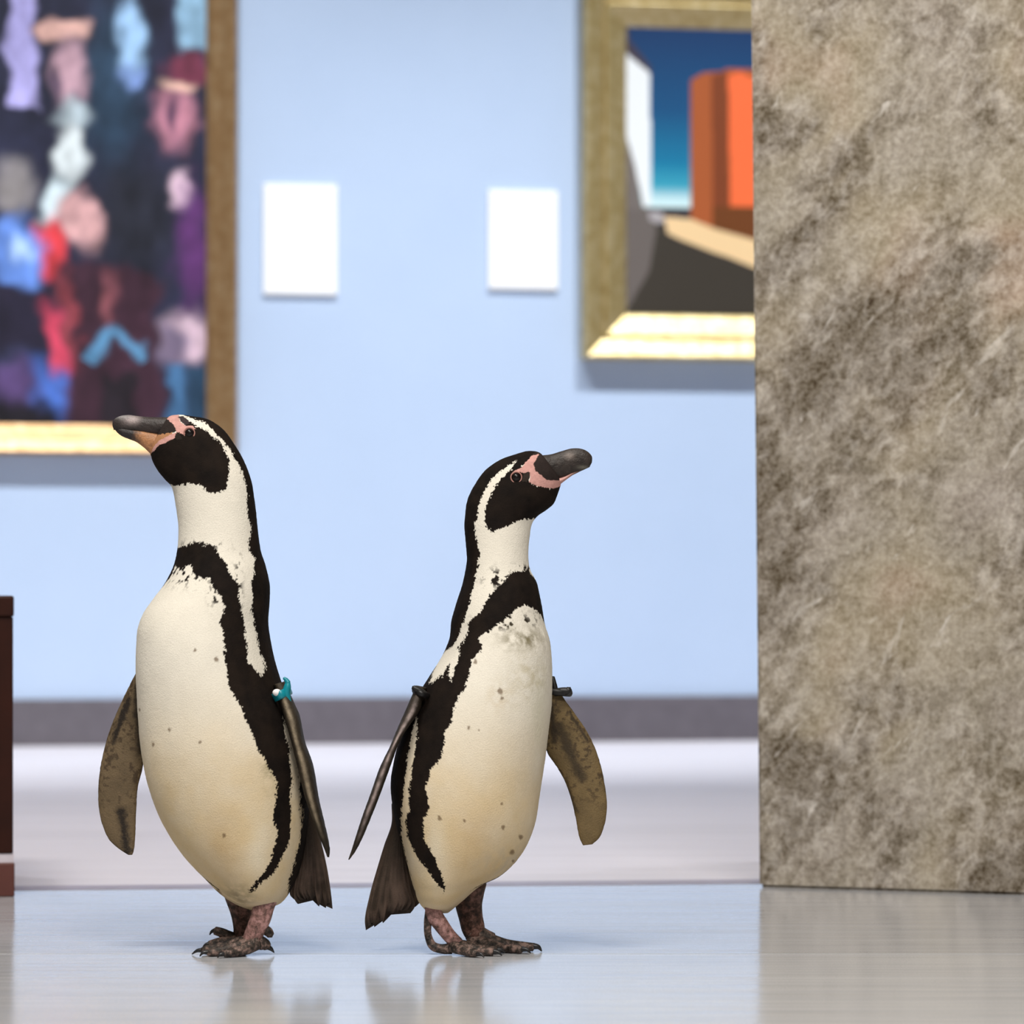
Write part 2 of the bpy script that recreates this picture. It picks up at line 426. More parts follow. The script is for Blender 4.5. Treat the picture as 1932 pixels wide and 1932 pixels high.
def left_design(x, y):
    """loose abstract patchwork: dark indigo ground with pale, rose, red, blue and plum patches"""
    z = np.zeros_like(x)
    x0, y0 = x, y
    x = x0 + 20 * fbm(x0, y0, z, 42, 3, 2); y = y0 + 24 * fbm(x0, y0, z, 42, 9, 2)
    n = fbm(x, y, z, 90, 21)[:, None]
    c = np.array(srgb(38, 40, 62))[None, :] * (1 + 0.5 * n) * np.ones((len(x), 1))
    c = lay(c, ell(x, y, 210, 150, 60, 150, .4), srgb(40, 62, 84))
    c = lay(c, ell(x, y, 250, 400, 70, 120, .5), srgb(36, 38, 50))
    c = lay(c, bar(x, y, 10, 64, -80, 192, 8), srgb(176, 170, 226))
    c = lay(c, ell(x, y, 112, 40, 42, 24), srgb(240, 190, 178))
    c = lay(c, ell(x, y, 128, 130, 34, 62, .3), srgb(206, 166, 180))
    c = lay(c, ell(x, y, 104, 148, 13, 30, .5), srgb(92, 74, 96))
    c = lay(c, ell(x, y, 246, 50, 24, 66, .3), srgb(160, 198, 236))
    c = lay(c, ell(x, y, 252, 128, 16, 30, .6), srgb(128, 156, 214))
    c = lay(c, bar(x, y, 338, 400, -80, 76, 12), srgb(158, 200, 230))
    c = lay(c, ell(x, y, 352, 112, 42, 32, .3), srgb(122, 56, 78))
    c = lay(c, ell(x, y, 336, 146, 30, 15, .4), srgb(232, 190, 170))
    c = lay(c, ell(x, y, 334, 212, 42, 54, .35), srgb(190, 128, 146))
    c = lay(c, ell(x, y, 330, 205, 10, 34, .6), srgb(84, 58, 82))
    c = lay(c, ell(x, y, 135, 212, 34, 24, .4), srgb(190, 206, 214))
    c = lay(c, ell(x, y, 126, 278, 30, 46, .3), srgb(240, 250, 252))
    c = lay(c, ell(x, y, 98, 364, 24, 42, .35, .35), srgb(226, 244, 250))
    c = lay(c, ell(x, y, 15, 350, 32, 46, .5), srgb(146, 140, 140))
    c = lay(c, ell(x, y, 340, 342, 24, 28, .4), srgb(232, 200, 216))
    c = lay(c, ell(x, y, 362, 455, 34, 110, .4), srgb(96, 52, 110))
    c = lay(c, ell(x, y, 148, 415, 36, 60, .35, -.4), srgb(222, 172, 172))
    c = lay(c, ell(x, y, 92, 452, 24, 60, .3), srgb(224, 66, 74))
    c = lay(c, ell(x, y, 30, 480, 50, 70, .25), srgb(106, 146, 226))
    c = lay(c, ell(x, y, 40, 470, 20, 26, .6), srgb(176, 206, 246))
    c = lay(c, bar(x, y, -20, 86, 545, 660, 10), srgb(34, 30, 48))
    c = lay(c, bar(x, y, 110, 300, 500, 830, 14), srgb(62, 36, 50))
    c = lay(c, ell(x, y, 122, 590, 16, 90, .4, -.15), srgb(140, 62, 72))
    c = lay(c, ell(x, y, 98, 640, 20, 72, .3, -.2), srgb(206, 70, 96))
    c = lay(c, ell(x, y, 205, 570, 16, 48, .5), srgb(146, 84, 92))
    a = ell(x, y, 216, 692, 62, 66, .1) * (1 - ell(x, y, 216, 702, 42, 52, .14)) * (y < 676)
    c = lay(c, a, srgb(90, 142, 182))
    c = lay(c, bar(x, y, 185, 250, 700, 830, 10), srgb(34, 26, 34))
    c = lay(c, ell(x, y, 352, 634, 44, 48, .35), srgb(206, 178, 192))
    c = lay(c, ell(x, y, 322, 650, 24, 42, .5), srgb(120, 106, 130))
    c = lay(c, bar(x, y, 312, 340, 690, 830, 10), srgb(72, 116, 160))
    c = lay(c, bar(x, y, 340, 400, 690, 830, 12), srgb(34, 60, 84))
    c = lay(c, ell(x, y, 84, 740, 30, 60, .4, -.4), srgb(76, 114, 200))
    c = lay(c, ell(x, y, 20, 740, 44, 46, .5), srgb(86, 66, 112))
    c = lay(c, ell(x, y, 20, 805, 90, 44, .3), srgb(26, 22, 30))
    c = c * (1 + 0.55 * fbm(x0, y0 * 0.6, z, 30, 61, 3))[:, None]
    # beyond the visible corner the patchwork goes on in the same colours
    far = np.maximum(1 - sstep(-60, -20, x), 1 - sstep(-120, -80, y))
    g = 0.5 + 0.5 * fbm(x, y, z, 120, 40, 2); g2 = 0.5 + 0.5 * fbm(x, y, z, 80, 50, 2)
    fc = np.array(srgb(40, 44, 66))[None] * np.ones((len(x), 1))
    fc = lay(fc, sstep(.48, .66, g), srgb(86, 54, 88)); fc = lay(fc, sstep(.60, .74, g2), srgb(180, 146, 158))
    fc = lay(fc, sstep(.64, .76, g), srgb(110, 148, 200))
    return np.clip(c * (1 - far[:, None]) + fc * far[:, None], 0.004, 0.98)

def right_design(x, y):
    """plain geometric composition: teal ground fading to pale, orange block, white wedge, dark foot"""
    t = np.clip((y - 50) / 360, 0, 1)
    stops = [(0, srgb(8, 52, 98)), (.45, srgb(0, 78, 124)), (.72, srgb(0, 118, 158)), (.85, srgb(56, 160, 186)), (.93, srgb(206, 236, 240)), (1, srgb(214, 240, 242))]
    c = np.stack([np.interp(t, [s[0] for s in stops], [s[1][k] for s in stops]) for k in range(3)], 1)
    def poly(c, pts, colr):
        return lay(c, inside(pts, x, y).astype(float), colr)
    low = [(1100, 404), (1240, 404), (1340, 455), (1800, 600), (1800, 700), (1100, 700)]
    c = poly(c, [(1100, 396), (1900, 396), (1900, 700), (1100, 700)], srgb(52, 48, 54))
    c = poly(c, [(1300, 150), (1322, 136), (1360, 132), (1366, 126), (1470, 126), (1480, 480), (1300, 470)], srgb(170, 88, 44))
    c = poly(c, [(1338, 140), (1368, 132), (1372, 450), (1342, 450)], srgb(126, 62, 30))
    c = poly(c, [(1370, 140), (1392, 132), (1408, 140), (1440, 150), (1440, 392), (1374, 392)], srgb(248, 112, 62))
    c = poly(c, [(1340, 394), (1480, 394), (1480, 470), (1340, 450)], srgb(110, 60, 22))
    c = poly(c, [(1250, 414), (1300, 418), (1345, 436), (1420, 456), (1900, 560), (1900, 640), (1425, 512), (1370, 490), (1300, 468), (1256, 446)], srgb(240, 206, 156))
    c = poly(c, [(1100, 396), (1216, 396), (1260, 450), (1430, 514), (1900, 650), (1900, 700), (1100, 700)], srgb(58, 52, 44))
    c = poly(c, [(1100, 396), (1222, 396), (1236, 440), (1222, 520), (1178, 600), (1100, 600)], srgb(104, 96, 92))
    c = poly(c, [(1100, 40), (1182, 40), (1186, 78), (1226, 128), (1226, 150), (1100, 120)], srgb(64, 56, 70))
    c = poly(c, [(1100, 70), (1164, 90), (1224, 140), (1226, 390), (1214, 398), (1190, 300), (1164, 220), (1174, 180), (1164, 120), (1100, 110)], srgb(236, 240, 242))
    c = poly(c, [(1100, 130), (1168, 150), (1172, 230), (1196, 320), (1212, 400), (1100, 400)], srgb(112, 104, 100))
    c = poly(c, [(1222, 404), (1246, 404), (1252, 424), (1236, 428), (1222, 420)], srgb(170, 164, 166))
    return np.clip(c, 0.004, 0.95)

profL = [(0, 0.0), (0, 0.046), (0.004, 0.056), (0.009, 0.057), (0.039, 0.041), (0.043, 0.037), (0.060, 0.030), (0.079, 0.018), (0.079, 0.0)]
profR = [(0, 0.0), (0, 0.040), (0.003, 0.060), (0.010, 0.062), (0.052, 0.040), (0.056, 0.033), (0.062, 0.042), (0.067, 0.043), (0.119, 0.016), (0.125, 0.011), (0.125, 0.0)]
painting('framed_painting', -560, 388, -420, 804, 0.079, profL, M_goldL, left_design, 420, 520,
         'large crowded dark painting of indigo, rose and blue patches in a bronze frame')
painting('framed_painting', 1180, 1800, 52, 602, 0.125, profR, M_goldR, right_design, 320, 300,
         'gold framed painting with an orange block on teal, half behind the pillar')

# ------------------------------------------------------------------ penguins
Y0 = 4.0
K = Y0 / F_PX                                   # metres per picture unit where the birds stand
GZ = HY + CAM_H / K                             # row of the floor in these units
def to_world(px, py, dd):
    return np.stack([(px - CX) * K, Y0 + dd * K, CAM_H - (py - HY) * K], -1)

def spline(pts, n, wts=None):
    """smooth curve through control rows (any number of columns); even steps along the first four columns"""
    p = np.asarray(pts, float); m = len(p)
    seg = np.sqrt((np.diff(p[:, :4], axis=0) ** 2).sum(1)) + 1e-6
    t = np.concatenate([[0], np.cumsum(seg ** 0.8)])
    d = np.zeros_like(p)
    dl = np.diff(p, axis=0) / np.diff(t)[:, None]
    for i in range(1, m - 1):
        h0, h1 = t[i] - t[i - 1], t[i + 1] - t[i]
        d[i] = (dl[i - 1] * h1 + dl[i] * h0) / (h0 + h1)
    d[0], d[-1] = dl[0], dl[-1]
    q = np.linspace(0, t[-1], n); i = np.clip(np.searchsorted(t, q, 'right') - 1, 0, m - 2)
    h = (t[i + 1] - t[i])[:, None]; u = ((q - t[i])[:, None]) / h
    return ((2 * u**3 - 3 * u**2 + 1) * p[i] + (u**3 - 2 * u**2 + u) * h * d[i]
            + (-2 * u**3 + 3 * u**2) * p[i + 1] + (u**3 - u**2) * h * d[i + 1])

def loft(rows, ns, nt, power=1.0):
    """rows: Fx,Fy,Bx,By,half depth,centre depth,extra. returns px,py,dd,theta,extra grids"""
    r = spline(rows, ns)
    th = np.linspace(0, 2 * np.pi, nt, endpoint=False)
    c, s = np.cos(th), np.sin(th)
    if power != 1.0:
        c = np.sign(c) * np.abs(c) ** power; s = np.sign(s) * np.abs(s) ** power
    cx, cy = (r[:, 0] + r[:, 2]) / 2, (r[:, 1] + r[:, 3]) / 2
    ax, ay = (r[:, 0] - r[:, 2]) / 2, (r[:, 1] - r[:, 3]) / 2
    px = cx[:, None] + ax[:, None] * c; py = cy[:, None] + ay[:, None] * c
    dd = r[:, 5][:, None] - r[:, 4][:, None] * s
    return px, py, dd, th, r

def grid_mesh(px, py, dd, col=None):
    ns, nt = px.shape
    v = to_world(px, py, dd).reshape(-1, 3)
    caps = np.array([v[:nt].mean(0), v[-nt:].mean(0)])
    v = np.vstack([v, caps])
    idx = np.arange(ns * nt).reshape(ns, nt); nx = np.roll(idx, -1, 1)
    q = np.stack([idx[:-1], nx[:-1], nx[1:], idx[1:]], -1).reshape(-1, 4)
    t0 = np.stack([np.full(nt, ns * nt), nx[0], idx[0]], -1); t1 = np.stack([np.full(nt, ns * nt + 1), idx[-1], nx[-1]], -1)
    m = bpy.data.meshes.new('loft')
    m.vertices.add(len(v)); m.vertices.foreach_set('co', v.ravel().astype(np.float32))
    loops = np.concatenate([q.ravel(), t0.ravel(), t1.ravel()]).astype(np.int32)
    tot = np.concatenate([np.full(len(q), 4), np.full(2 * nt, 3)]).astype(np.int32)
    st = np.concatenate([[0], np.cumsum(tot)[:-1]]).astype(np.int32)
    m.loops.add(len(loops)); m.loops.foreach_set('vertex_index', loops)
    m.polygons.add(len(tot)); m.polygons.foreach_set('loop_start', st); m.polygons.foreach_set('loop_total', tot)
    m.update(calc_edges=True); m.validate()
    if col is not None:
        cc = np.ones((len(v), 4), np.float32); cc[:ns * nt, :3] = col.reshape(-1, 3)
        cc[ns * nt, :3] = col[0].mean(0); cc[ns * nt + 1, :3] = col[-1].mean(0)
        a = m.color_attributes.new('Col', 'FLOAT_COLOR', 'POINT'); a.data.foreach_set('color', cc.ravel())
    return m

def recalc(m):
    import bmesh
    b = bmesh.new(); b.from_mesh(m); bmesh.ops.recalc_face_normals(b, faces=b.faces); b.to_mesh(m); b.free(); return m

M_plume = mat_attr('plumage', 0.8, 0.10, (700, 0.35), 0.10)
M_flip = mat_attr('flipper_skin', 0.6, 0.25, (600, 0.4), 0.25)
M_beak = mat_attr('beak_horn', 0.5, 0.35, (260, 0.6), 0.3)
M_eye = simple('eye_black', (0.006, 0.004, 0.004), 0.25, 0.3, 0.1, 10)
M_ring = simple('pink_eye_ring', srgb(168, 122, 112), 0.6, 0.2, 0.1, 200)
M_claw = simple('black_claw', (0.012, 0.011, 0.012), 0.35, 0.5, 0.2, 100)
M_teal = simple('teal_plastic', srgb(0, 128, 142), 0.35, 0.5, 0.1, 200)
M_white_clip = simple('white_plastic', (0.82, 0.8, 0.8), 0.4, 0.4, 0.03, 100)
M_black_band = simple('black_rubber', (0.008, 0.007, 0.007), 0.45, 0.4, 0.2, 100)

def mat_leg(name, a, b, c, scale=140):
    n = NT(name); v = n.coord(); f = n.noise(v, scale, 4, 0.65)
    n.bump(n.noise(v, 420, 3), 0.6, 0.002)
    return n.set(n.ramp(f, [(0.34, a), (0.50, b), (0.64, c)]), 0.55, 0.3)
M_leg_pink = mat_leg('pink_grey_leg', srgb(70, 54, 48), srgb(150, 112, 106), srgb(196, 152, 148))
M_leg_shaded = mat_leg('shaded_brown_leg', srgb(36, 24, 18), srgb(78, 54, 44), srgb(126, 92, 82))  # far legs: dark brown with their shadow painted into the colour
M_foot = mat_leg('mottled_foot', srgb(20, 17, 15), srgb(66, 56, 50), srgb(136, 112, 103), 150)

WHITE = np.array((0.77, 0.72, 0.625)); DARK = np.array((0.0075, 0.005, 0.004)); PINK = np.array(srgb(198, 150, 142))

def feather_rag(px, py, dd, seed, amp):
    nx = fbm(px, py, dd, 16, seed, 3) * amp * 1.5 + vnoise(px / 2.4, py / 2.4, dd / 2.4, seed + 7) * amp * 1.1
    ny = fbm(px, py, dd, 16, seed + 20, 3) * amp * 1.5 + vnoise(px / 2.4, py / 2.4, dd / 2.4, seed + 27) * amp * 1.1
    return nx, ny

def build_body(rows, paint, sym, mid_dd=0.0, ns=620, nt=440):
    px, py, dd, th, r = loft(rows, ns, nt)
    # a little looseness in the plumage
    j = fbm(px, py, dd, 55, 5, 2) * 1.2 + vnoise(px / 4, py / 4, dd / 4, 3) * 0.35
    cx, cy = px.mean(1, keepdims=True), py.mean(1, keepdims=True)
    rr = np.sqrt((px - cx) ** 2 + (py - cy) ** 2 + (dd - r[:, 5][:, None]) ** 2) + 1e-6
    g = 1 + j / np.maximum(rr, 20)
    px = cx + (px - cx) * g; py = cy + (py - cy) * g
    # markings are symmetrical about the bird's own mid-plane: fold both halves onto the near one
    sy = np.interp(np.arange(ns), np.linspace(0, ns - 1, 400), np.zeros(400))
    midy = (r[:, 1] + r[:, 3]) / 2
    sy = np.radians(np.interp(-midy, -np.array([s[0] for s in sym]), [s[1] for s in sym]))
    phi = (th[None, :] - sy[:, None] + np.pi) % (2 * np.pi) - np.pi
    thn = sy[:, None] + np.abs(phi)
    back = thn > np.pi
    tt = (1 - np.cos(np.minimum(thn, np.pi))) / 2
    qx = r[:, 0][:, None] * (1 - tt) + r[:, 2][:, None] * tt
    qy = r[:, 1][:, None] * (1 - tt) + r[:, 3][:, None] * tt
    col = paint(px.ravel(), py.ravel(), dd.ravel(), qx.ravel(), qy.ravel(), back.ravel()).reshape(ns, nt, 3)
    m = grid_mesh(px, py, dd, col.astype(np.float32))
    return m, (px, py, dd, th, r)

def surf_depth(S, x, y):
    px, py, dd, th, r = S
    d = (px - x) ** 2 + (py - y) ** 2 + np.where(dd > r[:, 5][:, None], 1e6, 0)
    k = np.argmin(d); return dd.ravel()[k]

def tubes(chains, nseg=14):
    """round-section limbs through (px, py, dd, radius) rows, one mesh"""
    V = []; Fc = []
    for ch in chains:
        p = np.asarray(ch, float); n = max(10, 6 * (len(p) - 1))
        q = np.concatenate([p[:, :3], p[:, 3:4]], 1); q = spline(q, n)
        c = q[:, :3]; rad = np.maximum(q[:, 3], 0.6)
        tg = np.gradient(c, axis=0); tg /= np.linalg.norm(tg, axis=1)[:, None] + 1e-9
        up = np.array([0.13, 0.21, 0.97]); base = len(V)
        for i in range(n):
            a = np.cross(tg[i], up); a /= np.linalg.norm(a) + 1e-9; b = np.cross(tg[i], a)
            for k in range(nseg):
                t = 2 * math.pi * k / nseg
                V.append(c[i] + rad[i] * (math.cos(t) * a + math.sin(t) * b))
        for i in range(n - 1):
            for k in range(nseg):
                k2 = (k + 1) % nseg
                Fc.append((base + i * nseg + k, base + i * nseg + k2, base + (i + 1) * nseg + k2, base + (i + 1) * nseg + k))
        V.append(c[0] - tg[0] * rad[0] * 0.5); V.append(c[-1] + tg[-1] * rad[-1] * 0.6)
        for k in range(nseg):
            k2 = (k + 1) % nseg
            Fc.append((len(V) - 2, base + k2, base + k)); Fc.append((len(V) - 1, base + (n - 1) * nseg + k, base + (n - 1) * nseg + k2))
    return V, Fc

def px_mesh(V, Fc):
    V = np.asarray(V, float); w = to_world(V[:, 0], V[:, 1], V[:, 2])
    return recalc(mesh_from(w, Fc, 'limb'))

def web(V, Fc, a0, a1, b1, b0, th=3.0):
    """thin skin between two toes: quad strip with thickness, sagging between the toe tips"""
    n = 8; base = len(V)
    a0, a1, b0, b1 = (np.asarray(t, float) for t in (a0, a1, b0, b1))
    for i in range(n + 1):
        t = i / n
        for s in range(n + 1):
            u = s / n
            reach = 1 - 0.28 * math.sin(math.pi * u)
            p = (a0 + (a1 - a0) * t * reach) * (1 - u) + (b0 + (b1 - b0) * t * reach) * u
            V.append(p + np.array([0, -th / 2, 0])); V.append(p + np.array([0, th / 2, 0]))
    def ix(i, s, k): return base + (i * (n + 1) + s) * 2 + k
    for i in range(n):
        for s in range(n):
            Fc.append((ix(i, s, 0), ix(i, s + 1, 0), ix(i + 1, s + 1, 0), ix(i + 1, s, 0)))
            Fc.append((ix(i, s, 1), ix(i + 1, s, 1), ix(i + 1, s + 1, 1), ix(i, s + 1, 1)))
    for s in range(n):
        Fc.append((ix(n, s, 0), ix(n, s + 1, 0), ix(n, s + 1, 1), ix(n, s, 1)))

def foot(parent, mat, toes, claws, extra=(), webs=True):
    """toes: list of chains from the pad; z given as height above the floor"""
    def cv(ch): return [(x, GZ - z, d, r) for (x, z, d, r) in ch]
    V, Fc = tubes([cv(t) for t in toes] + [cv(t) for t in extra])
    if webs:
        for a, b in zip(toes[:-1], toes[1:]):
            pa0, pa1, pb0, pb1 = a[0], a[-1], b[0], b[-1]
            f = lambda p, dz: (p[0], GZ - p[1] + dz, p[2])
            web(V, Fc, f(pa0, 3), f(pa1, 2), f(pb1, 2), f(pb0, 3))
    o_ = link('foot', px_mesh(V, Fc), mat, parent, smooth=True)
    for c in claws:
        V, Fc = tubes([cv(c)], 8)
        link('claw', px_mesh(V, Fc), M_claw, o_, smooth=True)
    return o_

def leg(parent, mat, chain):
    V, Fc = tubes([[(x, GZ - z, d, r) for (x, z, d, r) in chain]], 22)
    return link('leg', px_mesh(V, Fc), mat, parent, smooth=True)

def sphere_px(cx, cy, cd, r, sx=1, sy=1, sd=1):
    V = []; Fc = []; nu, nv = 24, 14
    for i in range(nv + 1):
        a = math.pi * i / nv
        for k in range(nu):
            t = 2 * math.pi * k / nu
            V.append((cx + r * sx * math.sin(a) * math.cos(t), cy + r * sy * math.cos(a), cd + r * sd * math.sin(a) * math.sin(t)))
    for i in range(nv):
        for k in range(nu):
            k2 = (k + 1) % nu
            Fc.append((i * nu + k, i * nu + k2, (i + 1) * nu + k2, (i + 1) * nu + k))
    return px_mesh(V, Fc)

def torus_px(cx, cy, cd, R, r, ax=(0, 0, 1), flat=1.0):
    """ring around axis ax (px,py,dd units)"""
    V = []; Fc = []; nu, nv = 36, 10
    ax = np.array(ax, float); ax /= np.linalg.norm(ax)
    e1 = np.cross(ax, (0.3, 0.8, 0.1)); e1 /= np.linalg.norm(e1); e2 = np.cross(ax, e1)
    if isinstance(R, (int, float)): R = (R, R, None)
    Ra, Rb, d1 = R
    if d1 is not None:
        d1 = np.array(d1, float); e1 = d1 - ax * d1.dot(ax); e1 /= np.linalg.norm(e1); e2 = np.cross(ax, e1)
    for i in range(nu):
        t = 2 * math.pi * i / nu
        rad = e1 * math.cos(t) * Ra + e2 * math.sin(t) * Rb
        un = rad / np.linalg.norm(rad)
        for k in range(nv):
            s = 2 * math.pi * k / nv
            V.append(np.array((cx, cy, cd)) + rad + un * r * math.cos(s) + ax * r * flat * math.sin(s))
    for i in range(nu):
        for k in range(nv):
            Fc.append((i * nv + k, i * nv + (k + 1) % nv, ((i + 1) % nu) * nv + (k + 1) % nv, ((i + 1) % nu) * nv + k))
    return px_mesh(V, Fc)

def eyes(parent, S, ex, ey, r):
    d = surf_depth(S, ex, ey)
    cd = 2 * S[4][:, 5].mean() - d
    for dep, sgn in ((d, 1), (cd, -1)):
        e = link('eye', sphere_px(ex, ey, dep + sgn * r * 0.45, r), M_eye, parent, smooth=True)
        link('eye_ring', torus_px(ex, ey, dep - sgn * r * 0.05, r * 1.12, r * 0.14, (0, 0, 1)), M_ring, e, smooth=True)

def flipper(parent, rows, paint, ns=170, nt=150, power=0.85):
    px, py, dd, th, r = loft(rows, ns, nt, power)
    u = np.broadcast_to(np.linspace(0, 1, ns)[:, None], px.shape)
    w = np.broadcast_to(np.cos(th)[None, :], px.shape)         # +1 leading, -1 trailing side
    front = np.broadcast_to(np.sin(th)[None, :], px.shape)     # +1 towards the room's open side
    jag = vnoise(px / 5, py / 5, dd / 5, 11) * 0.9
    px = px + jag * 0.5
    col = paint(px.ravel(), py.ravel(), dd.ravel(), u.ravel(), w.ravel(), front.ravel()).reshape(ns, nt, 3)
    return link('flipper', grid_mesh(px, py, dd, col.astype(np.float32)), M_flip, parent, smooth=True)

def tail(parent, rows, rag_from, ns=220, nt=160, amp=7, direction=(0, 1)):
    px, py, dd, th, r = loft(rows, ns, nt, 0.8)
    u = np.linspace(0, 1, ns)[:, None] * np.ones((1, nt))
    across = np.cos(th)[None, :] * np.ones((ns, 1))
    # separate stiff quills: ridges along the length and a ragged end
    quill = np.abs(((across * 5.3 + 0.17 * np.sin(3 * u)) % 1.0) - 0.5)
    dd = dd + np.sign(dd - r[:, 5][:, None]) * (quill * 3.0 - 1.0) * u
    rag = (vnoise(across * 9.0, u * 0 + 1.0, u * 0, 5) * 0.4 + vnoise(across * 24.0, u * 0 + 4.0, u * 0, 8) * 0.7) * amp * sstep(rag_from, 1.0, u)
    px = px + rag * direction[0]; py = py + rag * direction[1]
    P, Q, R_ = px.ravel(), py.ravel(), dd.ravel()
    n1 = fbm(P, Q, R_, 40, 71, 3); n2 = vnoise(across.ravel() * 14, u.ravel() * 5, R_ * 0, 73)
    base = np.array(srgb(54, 43, 34)); lite = np.array(srgb(126, 104, 92))
    f = np.clip(0.30 + 0.55 * n1 + 0.25 * n2, 0, 1)[:, None] * sstep(0.25, 0.8, u.ravel())[:, None]
    col = base * (1 - f) + lite * f
    edge = sstep(0.90, 0.99, u.ravel())[:, None]
    col = col * (1 - 0.6 * edge)
    return link('tail', grid_mesh(px, py, dd, col.reshape(ns, nt, 3).astype(np.float32)), M_flip, parent, smooth=True)

def beak_part(parent, name, rows, paint, power=1.0):
    px, py, dd, th, r = loft(rows, 90, 48, power)
    u = np.broadcast_to(np.linspace(0, 1, 90)[:, None], px.shape)
    col = paint(px.ravel(), py.ravel(), u.ravel()).reshape(90, 48, 3)
    return link(name, grid_mesh(px, py, dd, col.astype(np.float32)), M_beak, parent, smooth=True)

def mixc(c, m, to):
    m = np.asarray(m, float)[:, None]; return c * (1 - m) + np.asarray(to)[None, :] * m

def plumage(polys, pinks, spots, stain_shade, grime, seed, black_end):
    def paint(px, py, dd, qx, qy, back):
        nx, ny = feather_rag(px, py, dd, seed, 3.2)
        x, y = qx + nx, qy + ny
        c = WHITE[None, :] * np.ones((len(px), 1))
        # yellowish dirt and painted shading low on the belly, plus soft feather blotches
        st = sstep(stain_shade[0], stain_shade[1], qy) * (0.75 + 0.35 * fbm(px, py, dd, 60, seed + 3, 3))
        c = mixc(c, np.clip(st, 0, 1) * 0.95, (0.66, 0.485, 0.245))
        c = c * (1 + 0.05 * fbm(px, py, dd, 26, seed + 9, 3))[:, None]
        for (gx, gy, rx, ry, a, colr) in grime:  # chest smudges, dark feather tips, tan and pale belly patches
            d = ((px - gx) / rx) ** 2 + ((py - gy) / ry) ** 2
            if a > 1.5:                            # loose dark feather tips
                c = mixc(c, np.clip(1.6 * np.exp(-d), 0, 1) * sstep(0.10, 0.22, fbm(px, py, dd, 9, seed + 16, 3)) * (dd < 0), colr)
            else:
                c = mixc(c, a * np.exp(-d) * (np.clip(0.5 + 1.6 * fbm(px, py, dd, 14, seed + 15, 3), 0, 1) if ry < 55 else np.clip(0.62 + 0.35 * fbm(px, py, dd, 30, seed + 15, 3), 0, 1)) * (dd < 0), colr)
        for (gx, gy, rad) in spots:
            d = np.sqrt((px + nx * .5 - gx) ** 2 + ((py + ny * .5 - gy) / 1.25) ** 2)
            c = mixc(c, (1 - sstep(rad * 0.45, rad * 1.15, d)) * 0.75 * (dd < 0), (0.13, 0.075, 0.035))
        dk = back & (qy < black_end)
        for p in polys:
            dk = dk | inside(p, x, y)
        tone = (1 + 0.45 * fbm(px, py, dd, 9, seed + 30, 3))[:, None]
        dcol = DARK[None, :] * tone
        brown = np.clip(0.5 + 1.2 * fbm(px, py, dd, 30, seed + 40, 2), 0, 1)[:, None]
        dcol = dcol * (1 - 0.4 * brown) + np.array((0.024, 0.015, 0.010)) * 0.4 * brown
        c = np.where(dk[:, None], dcol, c)
        xs_, ys_ = qx + nx * 0.35, qy + ny * 0.35
        for p, colr in pinks:
            m = inside(p, xs_, ys_)
            c = np.where(m[:, None], np.array(colr)[None, :] * (1 + 0.2 * fbm(px, py, dd, 6, seed + 50, 2))[:, None], c)
        return c
    return paint

# ---- the bird facing left ------------------------------------------
PL = empty('penguin', ((455 - CX) * K, Y0, 0))
tag(PL, 'black and white penguin with beak pointing left and a teal band on its flipper', 'penguin', 'pair of penguins walking through the gallery')
class Rooted:                                     # parts are modelled in room coordinates, then hung under the bird
    def __init__(self, root): self.root = root; self.items = []
rowsL = [
    (470, 1716, 512, 1712, 22, 0), (448, 1707, 530, 1704, 52, 0), (424, 1692, 543, 1690, 82, 0), (386, 1656, 561, 1652, 112, 0),
    (346, 1613, 574, 1607, 128, 0), (313, 1563, 582, 1548, 138, 0), (286, 1501, 584, 1482, 146, 0), (269, 1431, 578, 1420, 150, 0),
    (261, 1350, 562, 1352, 147, 0), (257, 1262, 532, 1290, 140, 0), (258, 1214, 514, 1228, 132, 0), (261, 1184, 506, 1178, 123, 0),
    (271, 1157, 508, 1140, 114, 0), (288, 1132, 508, 1104, 104, 0), (310, 1102, 500, 1066, 92, 0), (327, 1069, 492, 1040, 80, 0),
    (335, 1036, 488, 1010, 72, 0), (337, 995, 485, 982, 67, 0), (332, 950, 480, 942, 63, 0), (325, 919, 473, 903, 60, 0),
    (313, 906, 459, 867, 57, 0), (301, 892, 441, 837, 53, 0), (293, 879, 420, 809, 49, 0), (288, 868, 394, 792, 45, 0),
    (286, 861, 364, 785, 39, 0), (284, 855, 338, 782, 31, 0), (286, 847, 320, 785, 23, 0), (289, 838, 312, 795, 14, 0)]
bandL = [(200, 1040), (338, 1028), (356, 1031), (376, 1022), (391, 1033), (408, 1028), (418, 1045), (433, 1068), (448, 1093), (458, 1103),
         (458, 1122), (462, 1157), (468, 1187), (473, 1215), (475, 1247), (486, 1258), (503, 1276), (540, 1270), (545, 1330), (538, 1348), (546, 1392), (553, 1426),
         (556, 1465), (553, 1504), (555, 1548), (551, 1579), (535, 1620), (520, 1641), (496, 1661), (481, 1676), (478, 1672), (491, 1656),
         (517, 1622), (522, 1604), (530, 1563), (525, 1535), (527, 1511), (530, 1472), (515, 1439), (494, 1403), (476, 1356), (458, 1322),
         (442, 1289), (436, 1250), (433, 1219), (431, 1199), (424, 1172), (433, 1150), (426, 1127), (411, 1108), (403, 1088), (388, 1093),
         (371, 1083), (366, 1063), (349, 1070), (334, 1088), (319, 1088), (200, 1120)]
